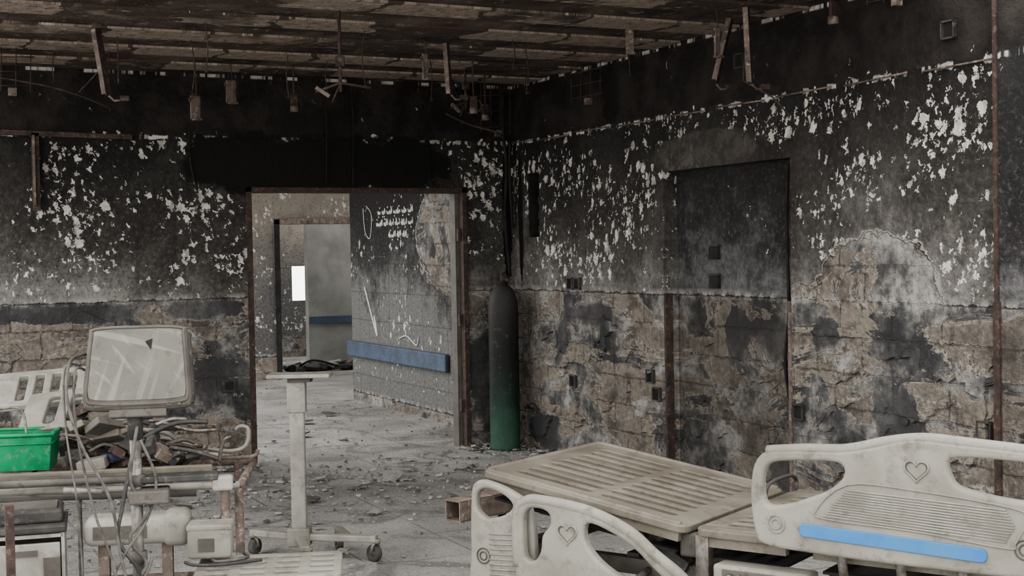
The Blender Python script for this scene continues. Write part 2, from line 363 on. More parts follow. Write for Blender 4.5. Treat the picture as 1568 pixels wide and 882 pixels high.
b=B('wall_far'); b.bb((1.5,17.3,0),(5.05,17.5,H),'wall_f'); b.bb((6.35,17.3,0),(9,17.5,H),'wall_f'); b.bb((5.05,17.3,2.08),(6.35,17.5,H),'wall_f'); b.done()
b=B('wall_partition'); b.bb((6.03,19.0,0),(9,19.15,H),'wall_g'); b.bb((6.03,18.97,.62),(9,19.0,.72),'bluerail'); b.done()
b=B('wall_outer'); b.bb((3,21,0),(6.38,21.2,H),'wall_f'); b.bb((6.70,21,0),(9,21.2,H),'wall_f'); b.bb((6.38,21,0),(6.70,21.2,.87),'wall_f'); b.bb((6.38,21,1.46),(6.70,21.2,H),'wall_f'); b.done()
b=B('window_1')
for a in((6.38,21,.87,6.40,1.46),(6.68,21,.87,6.70,1.46)): b.bb((a[0],21,a[2]),(a[3],21.1,a[4]),'grey')
b.bb((6.40,21,.87),(6.68,21.1,.89),'grey'); b.bb((6.40,21,1.44),(6.68,21.1,1.46),'grey'); b.done()
b=B('door_leaf'); b.box((5.17,17.95,1.03),(.05,.85,2.04),'soot',rot=-.12); b.box((5.13,17.7,1.0),(.03,.03,.12),'steel'); b.done()
b=B('floor'); b.bb((-6,-4,-.1),(10,23,0),'floor'); b.done()
b=B('ceiling'); b.bb((.15,5.3,H),(XR+.2,YB+.2,H+.15),'ceil'); b.bb((3.5,YB+.2,H),(9,17.3,H+.15),'ceil'); b.bb((2.6,17.3,H),(5.8,21.2,H+.15),'ceil')
y=9.83
while y>5.6:
    b.bb((.15,y-.17,H-.014),(XR-.02,y+.15,H),'ceil_rib'); y-=.67
b.done()
b=B('door_frame')
for x0,x1 in((2.77,2.81),(4.565,4.605)): b.bb((x0,YB-.02,0),(x1,YB+.2,2.13),'rust')
b.bb((2.77,YB-.02,2.095),(4.605,YB+.2,2.13),'rust')
b.bb((4.53,YB+.06,0),(4.565,YB+.17,2.09),'grey')
for z in(.35,1.05,1.75): b.box((4.55,YB+.03,z),(.03,.04,.1),'rust')
b.done()
b=B('door_frame')
b.bb((XR-.006,7.895,0),(XR+.05,7.92,1.30),'rust'); b.bb((XR-.01,6.53,0),(XR+.05,6.555,1.28),'rustl')
b.bb((XR+.05,6.53,0),(XR+.10,6.58,2.12),'soot'); b.tube([(XR+.04,6.6,2.1),(XR+.05,6.63,1.8),(XR+.03,6.6,1.5),(XR+.05,6.62,1.2),(XR+.08,6.7,.9),(XR+.09,6.66,.6)],.010,'soot',6,True)
b.done()
b=B('door_frame'); b.bb((5.05,17.26,0),(5.11,17.52,2.08),'soot'); b.bb((5.05,17.26,2.02),(6.35,17.52,2.09),'rustl'); b.bb((6.3,17.26,0),(6.35,17.52,2.08),'soot'); b.done()
b=B('trim_1'); b.bb((XR-.075,4.84,0),(XR-.002,4.88,1.32),'rust'); b.bb((XR-.07,4.85,1.32),(XR-.002,4.875,H),'rust'); b.done()
b=B('handrail'); b.box((5.022,13.02,.575),(.05,2.75,.17),'bluerail',bev=.015); b.done()
b=B('wall_bracket'); b.box((1.35,YB-.03,2.5),(1.15,.04,.035),'rust',rot=Euler((0,.02,0)))
b.box((1.25,YB-.03,2.23),(.05,.04,.55),'rust'); b.box((1.235,YB-.05,2.24),(.015,.05,.5),'rustl'); b.done()
def ebox_r(y,z,s=.085):
    b=B('electrical_box'); x=XR-.013
    for dy in(-s/2,s/2): b.box((x,y+dy,z),(.022,.01,s),'dgrey')
    for dz in(-s/2,s/2): b.box((x,y,z+dz),(.022,s,.01),'dgrey')
    b.box((XR-.005,y,z),(.005,s,s),'soot'); b.done()  # flat black plate painted as the shaded inside of the box
for y,z in((9.24,1.35),(9.13,1.35),(9.22,.6),(8.1,.72),(8.02,.6),(6.46,.63),(5.0,.68),(5.22,2.68),(7.0,2.76)): ebox_r(y,z)
b=B('electrical_box'); b.box((2.6,YB-.016,.63),(.1,.03,.1),'dgrey'); b.box((2.6,YB-.034,.63),(.06,.01,.06),'soot'); b.done()  # black square painted as the shaded opening
b=B('conduit_pipe')
for k in range(9):
    y0=4.9+k*.62
    b.tube([(XR-.011,y0,2.5+random.uniform(-.01,.01)),(XR-.011,y0+.5,2.5+random.uniform(-.01,.01))],.006,'rustl',6)
b.done()
b=B('burnt_cable')
b.tube([(4.94,YB-.04,2.9),(4.93,YB-.05,2.6),(4.96,YB-.04,2.3),(4.93,YB-.06,1.9),(4.97,YB-.05,1.4)],.014,'soot',8,True)
b.tube([(4.99,YB-.05,2.5),(4.97,YB-.08,2.2),(5.0,YB-.05,1.8)],.011,'soot',8,True)
b.done()
b=B('burnt_cable')
for x in(3.4,3.62): b.tube([(x,YB-.03,2.95),(x+.01,YB-.04,2.6),(x,YB-.03,2.15)],.005,'soot',6,True)
b.tube([(2.34,YB-.03,2.6),(2.35,YB-.03,2.3),(2.40,YB-.03,2.08)],.006,'soot',6,True)
b.done()
# cursive chalk lettering on the corridor wall
b=B('wall_writing'); X=5.044; rw_=random.Random(4)
for (zc,y0,y1) in ((2.03,13.45,12.50),(1.91,13.5,12.45),(1.79,13.15,12.62)):
    y=y0
    while y>y1+.05:
        nl=rw_.randint(2,4); pts=[(X,y,zc+.02)]
        for i in range(nl):
            w_=rw_.uniform(.035,.055)
            pts+= [(X,y-w_*.35,zc-.012),(X,y-w_*.8,zc+rw_.choice((.01,.045,.02))),(X,y-w_,zc-.008)]
            if rw_.random()<.5: b.box((X,y-w_*.5,zc+rw_.choice((-.04,.055))),(.006,.022,.014),'chalk')
            y-=w_
        b.tube(pts,.0075,'chalk',5,True,k=3)
        if rw_.random()<.55: b.tube([(X,y-.02,zc+.055),(X,y-.024,zc-.01)],.0075,'chalk',5); y-=.02
        y-=.045
b.tube([(X,13.9,2.1),(X,13.85,1.85),(X,13.7,1.78),(X,13.65,2.02),(X,13.8,2.12)],.006,'chalk',5,True)
b.tube([(X,13.9,1.25),(X,13.55,.75),(X,13.62,.95)],.012,'chalk',5,True)
b.tube([(X,12.9,.75),(X,12.7,.78),(X,12.45,.70),(X,12.4,.78)],.008,'chalk',5,True)
b.done()

# ------------------------------------------------------------------ ceiling hangers
def hanger(x,y,L,kind,wd=.06,an=0.4,lean=(0,0)):
    b=B('ceiling_hanger'); t=V((x,y,H-.005)); e=t+V((lean[0],lean[1],-L)); R=Matrix.Rotation(an,4,'Z')
    d=V((math.cos(an),math.sin(an),0))
    if kind=='wire':
        b.tube([t,(t+e)/2+d*.012,e],.0045,'rust',6,True)
        b.box(e+V((0,0,.07)),(wd,.012,.16),'rustl',rot=R); b.box(e+V((0,0,-.01))+d*.015,(wd*.75,.05,.012),'rustl',rot=R); b.box(e+V((0,.008,.12)),(wd*1.25,.02,.03),'rust',rot=R)
    elif kind=='bar':
        ax=(e-t).normalized(); s=ax.orthogonal().normalized(); Mx=frame((t+e)/2,s,ax.cross(s),ax)
        b.box((0,0,0),(wd,.008,L),'rust',Mx=Mx); b.box((wd/2,.012,0),(.008,.03,L*.96),'rustl',Mx=Mx)
        b.tube([e,e+V((.03,0,-.03)),e+V((.1,0,-.02))],.007,'rustl',6)
        b.box(e+V((.09,0,-.015)),(.05,.03,.03),'rust')
    elif kind=='hook':
        b.tube([t,t+V((0,0,-L*.6)),e+d*.02,e+d*.06+V((0,0,.03)),e+d*.04+V((0,0,.08))],.006,'rust',6,True)
        b.box(e+V((0,0,.06)),(.05,.02,.09),'rust',rot=R); b.rev([(0,0),(.03,0),(.03,.04),(0,.04)],'rustl',c=e+V((0,0,-.02)),sides=10)
    elif kind=='rod':
        b.tube([t,e],.009,'rust',8); b.tube([e+d*.17+V((0,0,.02)),e+V((0,0,.05)),e-d*.14+V((0,0,.0))],.008,'rust',6)
        b.box(e+V((0,0,.0))-d*.1,(.09,.02,.02),'rustl',rot=Matrix.Rotation(an,4,'Z')@Matrix.Rotation(.6,4,'Y')); b.box(e+V((0,0,.17)),(.05,.03,.06),'rust',rot=R)
        b.tube([e+V((0,0,.05)),e+V((-.05,0,-.06))],.005,'rust',6)
    elif kind=='thin':
        b.tube([t,(t+e)/2+d*.02,e],.004,'rust',6,True); b.tube([e,e+d*.03+V((0,0,.01))],.004,'rust',6)
    elif kind=='cage':
        for k in range(4): b.tube([t+d*(k*.09-.15)+V((0,0,-.02)),t+d*(k*.09-.16)+V((0,0,-L))],.0035,'rust',5)
        for k in range(3): b.tube([t+d*(-.17)+V((0,0,-L*.3*(k+1))),t+d*(.14)+V((0,0,-L*.3*(k+1)+.02))],.0035,'rust',5)
        b.tube([t+d*(-.15),t+d*(-.15)+V((0,0,-.03))],.0035,'rust',5); b.box(t+V((0,0,-L)),(.05,.03,.05),'rustl')
    return b.done()
hanger(1.39,8.34,.40,'bar',.055,.3,(.06,.02))
hanger(1.92,7.9,.3,'thin'); hanger(2.19,9.33,.42,'wire',.075); hanger(2.51,9.6,.27,'wire',.075,.2); hanger(2.94,9.5,.32,'hook',an=.2)
hanger(2.53,7.3,.46,'rod',an=-.4); hanger(3.40,8.15,.24,'wire',.045); hanger(3.58,8.2,.34,'bar',.04,.2,(.02,0)); hanger(4.08,8.9,.36,'hook',an=-.3)
hanger(4.2,9.3,.3,'rod',an=.3); hanger(4.5,9.6,.33,'hook',an=.2); hanger(4.85,8.6,.3,'cage',an=-1.2); hanger(4.45,7.35,.14,'wire',.05,-.6)
hanger(4.80,6.75,.40,'bar',.06,.3,(-.12,-.0)); hanger(4.66,6.40,.44,'bar',.06,.2,(.02,.0)); hanger(4.55,6.55,.26,'wire',.05); hanger(4.9,5.95,.14,'hook',an=.2); hanger(4.9,5.45,.12,'cage',an=-1.1)
hanger(1.0,9.2,.3,'cage',an=.1); hanger(4.75,9.9,.42,'cage',an=.1)
for x,y,L in((1.55,8.6,.3),(2.0,8.6,.35),(2.75,9.0,.3),(3.1,9.2,.25),(3.75,8.9,.3),(4.2,8.3,.3),(2.9,7.9,.35),(1.3,9.5,.2),(4.6,7.6,.25),(3.9,7.9,.2)): hanger(x,y,L,'thin',an=x*3)
b=B('hanging_wire')
b.tube([(.7,9.7,2.86),(1.2,9.6,2.78),(1.45,9.6,2.72),(1.7,9.7,2.64)],.007,'rust',6,True); b.tube([(1.45,9.5,2.72),(1.6,9.3,2.9),(1.62,9.3,2.97)],.005,'rust',6,True); b.done()
b=B('hanging_wire')
b.tube([(4.3,9.9,2.7),(4.5,9.9,2.62),(4.7,9.8,2.55),(4.8,9.9,2.5)],.01,'rust',6,True)
b.tube([(4.35,9.9,2.97),(4.4,9.8,2.75),(4.6,9.9,2.66),(4.75,10,2.72)],.012,'soot',6,True); b.done()
b=B('hanging_wire')
b.tube([(4.66,6.4,2.97),(4.62,6.4,2.55),(4.75,6.3,2.45),(4.82,6.25,2.35)],.005,'rust',6)
b.done()

# ------------------------------------------------------------------ oxygen cylinder
b=B('oxygen_cylinder'); r=.122
b.rev([(0,0),(r*.92,0),(r,.02),(r,1.12),(r*.98,1.18),(r*.88,1.25),(r*.66,1.305),(r*.4,1.33),(.032,1.34),(.032,1.37),(0,1.37)],'cyl',c=(4.80,9.97,0),sides=40)
b.rev([(.033,1.335),(.045,1.335),(.045,1.355),(.033,1.36)],'soot',c=(4.8,9.97,0),sides=20)
b.box((4.80,9.97,1.40),(.03,.03,.06),'rust',bev=.004); b.tube([(4.80,9.97,1.40),(4.85,9.95,1.40)],.012,'rust',8); b.rev([(0,0),(.025,0),(.025,.015),(0,.015)],'dgrey',c=(4.8,9.97,1.43),sides=12)
b.done()

# ------------------------------------------------------------------ T stand
b=B('overbed_table_stand'); ang=-.456
b.box((2.15,6.95,.972),(.33,.17,.022),'white',rot=ang,bev=.006); b.box((2.15,6.95,.953),(.12,.1,.03),'grey',rot=ang)
b.box((2.13,6.95,.86),(.098,.06,.17),'white',rot=ang,bev=.008); b.box((2.13,6.95,.50),(.078,.05,.80),'white',rot=ang,bev=.012,seg=3)
b.box((2.13,6.95,.12),(.12,.1,.10),'cream',rot=ang,bev=.01)
ends=[V((1.95,7.18,.115)),V((2.45,6.69,.115)),V((2.07,6.66,.115)),V((2.38,7.05,.115))]
for e in ends[:2]:
    d=(e-V((2.13,6.95,.115))); an=math.atan2(d.y,d.x); b.box((V((2.13,6.95,.125))+e)/2,(d.length+.03,.055,.035),'white',rot=an,bev=.006)
for a_,e in((V((2.13,6.95,.115)),ends[2]),(V((2.35,6.79,.115)),ends[3])):
    d=e-a_; an=math.atan2(d.y,d.x); b.box((a_+e)/2,(d.length+.03,.045,.03),'cream',rot=an,bev=.006)
for i,e in enumerate(ends): caster(b,e.x,e.y,.7+i*1.3)
b.done()

# ------------------------------------------------------------------ hospital bed (right foreground)
Hn=V((2.703,4.132,.60)); A=V((-.486,.873,0)); A1=V((-.449,.799,.142)).normalized(); Cx=V((.873,.486,0))
def rrect(x0,y0,x1,y1,r,k=5):
    o=[]
    for cx,cy,a0 in((x1-r,y0+r,-90),(x1-r,y1-r,0),(x0+r,y1-r,90),(x0+r,y0+r,180)):
        for i in range(k+1):
            a=math.radians(a0+90*i/k); o.append((cx+r*math.cos(a),cy+r*math.sin(a)))
    return o
bed=B('hospital_bed')
nz=A1.cross(Cx).normalized()
if nz.z<0: nz=-nz
M1=Matrix(((A1.x,Cx.x,nz.x,Hn.x),(A1.y,Cx.y,nz.y,Hn.y),(A1.z,Cx.z,nz.z,Hn.z),(0,0,0,1)))
def deck(b,Mx,L,W,groups,rows,zt=-.018):
    holes=[]
    for (g0,g1) in groups:
        for i in range(rows):
            yc=.09+(W-.18)*(i+.5)/rows
            holes.append(rrect(g0,yc-.022,g1,yc+.022,.021,4)[::-1])
    b.shape([rrect(0,0,L,W,.05)]+holes,.030,.006,'deck',Mx@Matrix.Translation((0,0,zt)))
    b.tube([(.03,.02,zt+.012),(L-.03,.02,zt+.012),(L-.02,.04,zt+.012),(L-.02,W-.04,zt+.012),(L-.04,W-.02,zt+.012),(.03,W-.02,zt+.012)],.013,'deck',8,Mx=Mx)
    for x in(.12,L/2,L-.12): b.box((x,W/2,zt-.05),(.04,W-.16,.03),'soot',Mx=Mx)
    b.box((L/2,W/2,zt-.10),(L-.1,W-.1,.01),'soot',Mx=Mx)  # black sheet added below so the slots read as shaded gaps
    b.box((L/2,.03,zt-.03),(L-.06,.03,.04),'deck',Mx=Mx); b.box((L/2,W-.03,zt-.03),(L-.06,.03,.04),'deck',Mx=Mx)
deck(bed,M1,.92,.90,[(.10,.43),(.47,.82)],9)
M2=Matrix(((-A.x,Cx.x,0,Hn.x-A.x*.03),(-A.y,Cx.y,0,Hn.y-A.y*.03),(0,0,1,.60),(0,0,0,1))); A2=-A
deck(bed,M2,.38,.90,[(.08,.32)],9)
deck(bed,M2@Matrix.Translation((.42,0,0)),.72,.90,[(.08,.34),(.4,.66)],9)
bed.tube([(0.0,.62,.0),(.01,.64,.06),(.03,.78,.075),(.02,.88,.05),(.02,.89,0)],.008,'dgrey',8,True,Mx=M2)
MB=Matrix(((A2.x,Cx.x,0,Hn.x),(A2.y,Cx.y,0,Hn.y),(0,0,1,0),(0,0,0,1)))
for yy in(.14,.76): bed.box((.15,yy,.40),(1.95,.05,.06),'grey',Mx=MB)
for xx in(-.78,-.3,.05,.5,1.1): bed.box((xx,.45,.42),(.05,.62,.05),'grey',Mx=MB)
for xx in(-.55,.9):
    for yy in(.14,.76):
        bed.box((xx,yy,.27),(.06,.06,.26),'cream',Mx=MB)
    bed.box((xx,.45,.15),(.07,.74,.05),'cream',Mx=MB)
for yy in(.1,.8): bed.box((.17,yy,.15),(1.6,.05,.05),'cream',Mx=MB)
for xx in(-.6,.95):
    for yy in(.1,.8):
        p=MB@V((xx,yy,0)); caster(bed,p.x,p.y,.6,r=.06,top=.15)
bed.tube([(-.25,.2,.5),(-.05,.2,.44),(.1,.2,.55)],.014,'dgrey',8,Mx=MB); bed.box((-.02,.08,.52),(.07,.05,.09),'grey',Mx=MB,bev=.01)
bed.box((.06,.03,.47),(.05,.04,.2),'steel',Mx=MB); bed.box((-.12,.12,.46),(.16,.05,.05),'dgrey',Mx=MB,rot=Euler((0,.5,0)))
bed.tube([(-.3,.3,.35),(.1,.3,.5)],.025,'grey',10,Mx=MB); bed.box((-.2,.06,.5),(.04,.03,.1),'rust',Mx=MB,rot=Euler((0,-.4,0)))
bed.box((.3,.02,.42),(.36,.10,.13),'cream',Mx=MB,bev=.012)
bed.box((.3,-.032,.448),(.28,.006,.045),'grey',Mx=MB)
for i in range(7): bed.tube([(.19+i*.036,-.037,.448),(.19+i*.036,-.044,.448)],.013,'dgrey',10,Mx=MB); bed.tube([(.19+i*.036,-.044,.448),(.19+i*.036,-.046,.448)],.008,'cream',8,Mx=MB)
bed.box((.3,-.035,.385),(.3,.006,.012),'dgrey',Mx=MB)
for s in(.6,.8,1.0): bed.tube([(s,.12,.42),(s,-.0,.46),(s,-.04,.58),(s,-.045,.66)],.016,'steel',10,Mx=MB)
def heart(cx,cy,r,k=28):
    o=[]
    for i in range(k):
        t=2*math.pi*i/k; o.append((cx+r*math.sin(t)**3,cy+r*(13*math.cos(t)-5*math.cos(2*t)-2*math.cos(3*t)-math.cos(4*t))/16.5))
    return o
out=-Cx
RL=V((Hn.x,Hn.y,0))+A2*.305-Cx*.06; K=.938
MRm=Matrix(((A2.x*K,0,out.x,RL.x),(A2.y*K,0,out.y,RL.y),(0,K,0,.0992),(0,0,0,1)))
outer=c2([(0.04,.52),(.0,.58),(-.012,.70),(.0,.80),(.04,.855),(.12,.872),(.25,.878),(.35,.885),(.45,.905),(.55,.935),(.63,.942),(.75,.935),(.95,.925),(1.1,.90),(1.2,.86),(1.235,.75),(1.23,.62),(1.18,.53),(1.0,.505),(.6,.50),(.25,.505)],5)
s1=c2([(.05,.67),(.035,.74),(.05,.80),(.09,.825),(.2,.836),(.31,.84),(.345,.82),(.335,.78),(.28,.735),(.2,.70),(.12,.672)])[::-1]
s2=c2([(.72,.88),(.72,.82),(.76,.785),(.9,.762),(1.05,.755),(1.15,.76),(1.17,.81),(1.13,.86),(1.0,.882),(.85,.888)])[::-1]
bed.shape([outer,s1,s2],.045,.014,'cream',MRm)
F=.024
bed.tube([(p[0],p[1],F) for p in heart(.605,.835,.042)],.004,'cream',6,closed=True,Mx=MRm)
bed.tube([(p[0],p[1],F) for p in heart(.605,.835,.036)],.0022,'grey',5,closed=True,Mx=MRm)
bed.tube([(p[0],p[1],F) for p in c2([(.24,.66),(.36,.765),(.6,.765),(.92,.735),(.965,.70),(.93,.62),(.9,.60),(.6,.625),(.3,.635)])],.004,'cream',6,closed=True,Mx=MRm)
for i in range(12):
    t=i/11; z0=.648+t*.098; xa=.27+t*.085; xb=.90+.03*(1-abs(t-.5)*2); bed.tube([(xa,z0,F),(xb,z0-.028*(1-t*.3),F)],.0034,'white',6,Mx=MRm)
bed.shape([rrect(0,-.024,.66,.024,.02)],.012,.003,'blue',MRm@Matrix.Translation((.18,.590,F))@Matrix.Rotation(-.035,4,'Z'))
for cx,cy in((.96,.60),(.09,.60)):
    for rr in(.032,.018): bed.tube([(cx+rr*math.cos(a/20*6.283),cy+rr*math.sin(a/20*6.283),F) for a in range(20)],.003,'grey' if cx>.5 else 'cream',5,closed=True,Mx=MRm)
bed.tube([(.05,.86,.0),(.2,.876,0),(.35,.885,0),(.5,.922,0),(.63,.94,0),(.8,.932,0),(1.0,.92,0)],.021,'cream',10,True,Mx=MRm)
RB=V((2.254,4.931,0))+A2*.25-Cx*.09
MLm=Matrix(((A2.x,0,out.x,RB.x),(A2.y,0,out.y,RB.y),(0,1,0,0),(0,0,0,1)))
outer=c2([(.03,.25),(-.005,.35),(-.01,.55),(.0,.63),(.04,.66),(.119,.667),(.22,.66),(.322,.643),(.487,.587),(.594,.512),(.70,.443),(.78,.36),(.80,.27),(.7,.22),(.35,.22)],5)
s1=c2([(.04,.44),(.032,.52),(.035,.59),(.06,.625),(.11,.63),(.15,.615),(.155,.575),(.12,.53),(.11,.47),(.08,.43)])[::-1]
s2=c2([(.32,.595),(.42,.572),(.52,.52),(.6,.455),(.68,.39),(.69,.33),(.6,.34),(.48,.40),(.37,.46),(.31,.53)])[::-1]
bed.shape([outer,s1,s2],.045,.014,'cream',MLm)
for rr in(.042,.036): bed.tube([(p[0],p[1],F) for p in heart(.235,.55,rr)],.004 if rr>.04 else .0022,'cream' if rr>.04 else 'grey',6,closed=True,Mx=MLm)
bed.tube([(.0,.4,.004),(.0,.6,.004),(.04,.65,.004),(.119,.66,.004),(.322,.638,.004),(.487,.582,.004),(.594,.508,.004),(.70,.44,.004),(.78,.36,.004)],.022,'cream',10,True,Mx=MLm)
MG=MLm@Matrix.Translation((-.07,.03,-.05))
outer=c2([(-.17,.22),(-.185,.4),(-.18,.6),(-.16,.665),(-.1,.675),(.02,.64),(.1,.58),(.12,.4),(.1,.22)],5)
s1=c2([(-.15,.56),(-.15,.62),(-.11,.645),(-.03,.63),(.02,.59),(-.02,.55),(-.1,.53)])[::-1]
bed.shape([outer,s1],.04,.012,'cream',MG)
for i in range(10): bed.tube([(-.09,.29+i*.02,.022),(.04,.30+i*.02,.022)],.0035,'white',6,Mx=MG)
for rr in(.03,.016): bed.tube([(-.12+rr*math.cos(a/20*6.283),.38+rr*math.sin(a/20*6.283),.022) for a in range(20)],.003,'grey',5,closed=True,Mx=MG)
for s_,zz in((.1,.42),(.45,.42)): bed.tube([MLm@V((s_,.36,-.02)),MLm@V((s_,zz-.02,-.25))],.014,'steel',8)
bed.done()
b=B('steel_box_tube'); p0=V((2.31,5.33,.50))
def boxtube(b,p0,d,q,L,w,t,m):
    Mx=Matrix(((d.x,q.x,0,p0.x),(d.y,q.y,0,p0.y),(0,0,1,p0.z),(0,0,0,1)))
    for yy in(-w/2,w/2): b.box((L/2,yy,0),(L,t,w),m,Mx=Mx)
    for zz2 in(-w/2,w/2): b.box((L/2,0,zz2),(L,w+t,t),m,Mx=Mx)
dd=V((.94,.34,0)); boxtube(b,p0,dd,V((-dd.y,dd.x,0)),.5,.085,.006,'rustl')
for t_ in(.3,.45): b.tube([p0+dd*t_+V((0,0,-.04)),V((p0.x+dd.x*t_,p0.y+dd.y*t_,0))],.02,'rust',6)
b.done()

# ------------------------------------------------------------------ patient monitor on pole
b=B('patient_monitor_stand')
c=V((.94,4.99,1.213))
fr=V((math.cos(-.26),math.sin(-.26),0)); fd=V((-fr.y,fr.x,0)); up=(V((0,0,1))+fd*.16).normalized(); bk=fr.cross(up)
Mm=Matrix(((fr.x,up.x,bk.x,c.x),(fr.y,up.y,bk.y,c.y),(fr.z,up.z,bk.z,c.z),(0,0,0,1)))
body=c2([(-.16,-.152),(0,-.157),(.16,-.152),(.187,-.125),(.185,-.05),(.176,.11),(.16,.145),(0,.15),(-.15,.145),(-.168,.11),(-.185,-.05),(-.19,-.125)])
b.shape([body],.075,.02,'grey',Mm@Matrix.Translation((0,0,-.035)))
b.shape([[(x*.92,y*.90) for x,y in body]],.10,.02,'dgrey',Mm@Matrix.Translation((0.025,0,-.10)))
b.tube([(x*.93,y*.9+.008,.004) for x,y in body],.006,'grey',6,closed=True,Mx=Mm)
b.shape([[(x*.90,y*.84+.012) for x,y in body]],.006,.002,'screen',Mm@Matrix.Translation((0,0,.003)))
b.box((0,-.135,.003),(.30,.012,.008),'dgrey',Mx=Mm); b.shape([[(0.03,.10),(.05,.07),(.055,.11)]],.003,.0005,'soot',Mm@Matrix.Translation((0,-.01,.008)))  # black chip painted as the shade in a small screen hole
b.box((.0,-.165,-.05),(.2,.03,.1),'grey',Mx=Mm,bev=.005)
px,py=.935,5.03
b.tube([(px,py,.12),(px,py,1.06)],.021,'steel',14); b.tube([(px,py,.95),(px,py,1.07)],.028,'dgrey',12)
for z in(.74,.80,.52): b.tube([(px,py,z-.02),(px,py,z+.02)],.033,'grey',12)
b.box((px,py-.0,1.05),(.12,.09,.025),'grey',rot=-.26)
for i in range(5):
    a=i*1.2566+.9; e=V((px+.24*math.cos(a),py+.24*math.sin(a),.1)); b.tube([(px,py,.14),e],.022,'grey',8); caster(b,e.x,e.y,a,top=.11)
b.rev([(0,0),(.05,0),(.05,.1),(.02,.12),(0,.12)],'grey',c=(px,py,.08),sides=16)
b.box((px+.14,py-.02,.80),(.30,.09,.025),'dgrey',rot=-.26,bev=.006); b.box((px+.04,py-.03,.745),(.14,.12,.05),'grey',rot=-.26,bev=.008)
b.box((px+.295,py-.08,.775),(.075,.05,.055),'white',rot=-.3,bev=.01); b.tube([(px+.25,py-.07,.80),(px+.34,py-.09,.78)],.01,'dgrey',8)
b.tube([(px-.12,py,.77),(px-.25,py+.03,.78)],.012,'steel',8)
def cab(pts,r=.006,m='blackcable'): b.tube(pts,r,m,6,True)
cab([(.78,5.1,1.26),(.72,5.06,1.24),(.70,5.03,1.12),(.74,5.0,.95),(.83,4.97,.75),(.86,4.96,.55),(.90,4.95,.35)])
cab([(.78,5.1,1.2),(.735,5.06,1.2),(.73,5.03,1.0),(.78,4.99,.7),(.84,4.96,.5),(.85,4.95,.3)],.005)
cab([(.76,5.1,1.22),(.70,5.06,1.21),(.695,5.03,1.0),(.72,4.99,.75),(.73,4.97,.5),(.72,4.95,.35)],.004)
cab([(px,py-.04,1.0),(px-.03,py-.05,.8),(px+.03,py-.06,.7),(px-.04,py-.06,.6),(px+.02,py-.05,.5),(px-.05,py-.05,.42)],.007)
cab([(px+.01,py-.04,.95),(px+.06,py-.05,.8),(px+.02,py-.06,.66),(px-.06,py-.07,.55),(px-.09,py-.05,.47),(px,py-.05,.45),(px+.04,py-.05,.52)],.006)
cab([(px-.02,py-.04,.9),(px-.06,py-.05,.72),(px-.08,py-.06,.6),(px-.02,py-.07,.5),(px,py-.05,.42)],.008,'dgrey')
b.done()

# ------------------------------------------------------------------ left heap
b=B('wrecked_bed_frame')
def tb(*p,r=.016,m='rustl',s=False): b.tube(list(p),r,m,8,s)
tb((.15,6.45,.70),(1.62,5.95,.69)); tb((.1,5.95,.68),(1.45,5.55,.66),m='cream'); tb((.15,6.45,.70),(.1,5.95,.68)); tb((1.62,5.95,.69),(1.45,5.55,.66))
for t in(.2,.4,.6,.8): tb((.15+1.47*t,6.45-.5*t,.70),(.1+1.35*t,5.95-.4*t,.68),r=.011)
for x,y in((.2,6.4),(1.55,5.95),(.2,5.95),(1.4,5.6)): tb((x,y,.69),(x,y,.0),r=.02)
tb((.2,6.4,.2),(1.55,5.95,.2)); tb((.2,5.95,.2),(1.4,5.6,.2)); tb((.2,6.4,.2),(.2,5.95,.2)); tb((1.55,5.95,.2),(1.4,5.6,.2))
tb((1.1,6.1,.80),(1.25,6.05,.81),(1.38,5.98,.77),(1.5,5.92,.75),(1.57,5.9,.77),(1.585,5.9,.84),(1.56,5.92,.855),(1.54,5.94,.84),s=True,r=.009,m='cream')
tb((1.0,6.1,.76),(1.3,6.0,.73),(1.58,5.9,.72),(1.62,5.88,.75),s=True,r=.009,m='rustl')
tb((1.15,6.0,.86),(1.25,5.95,.84),(1.33,5.93,.76),(1.45,5.9,.74),s=True,r=.011,m='cream'); tb((1.45,5.9,.71),(1.47,5.88,.80),(1.50,5.86,.82),s=True,r=.008,m='steel')
tb((.4,5.80,.71),(1.35,5.60,.70),r=.016,m='grey'); tb((.5,5.86,.64),(1.3,5.68,.62),r=.014,m='grey'); tb((.4,5.80,.71),(.42,5.95,.70),r=.014,m='cream')
b.box((.86,5.9,.700),(.6,.14,.02),'grey',rot=-.25,bev=.004)
b.box((.95,5.86,.70),(.9,.03,.05),'deck',rot=-.25,bev=.006)
b.done()
b=B('slatted_bed_panel'); Ms=frame((.62,6.55,.93),(.93,-.25,.06),(.2,.9,.32),V((.93,-.25,.06)).cross(V((.2,.9,.32))))
hs=[rrect(.06+i*.075,.05,.10+i*.075,.33,.015,3)[::-1] for i in range(5)]
b.shape([rrect(-.25,0,.45,.38,.04)]+hs,.03,.006,'white',Ms)
b.shape([rrect(-.1,0,.45,.28,.03)]+[rrect(.0+i*.1,.04,.05+i*.1,.24,.02,3)[::-1] for i in range(4)],.025,.006,'cream',frame((.75,6.2,.86),(.9,-.4,.1),(.3,.8,.5),V((.9,-.4,.1)).cross(V((.3,.8,.5)))))
for x,y in((.55,6.6),(.95,6.5)): b.tube([(x,y,.0),(x,y+.02,.95)],.012,'steel',6)
b.done()
b=B('plastic_crate')
Mc=Matrix.Translation((.655,6.12,.722))@Matrix.Rotation(-.3,4,'Z')
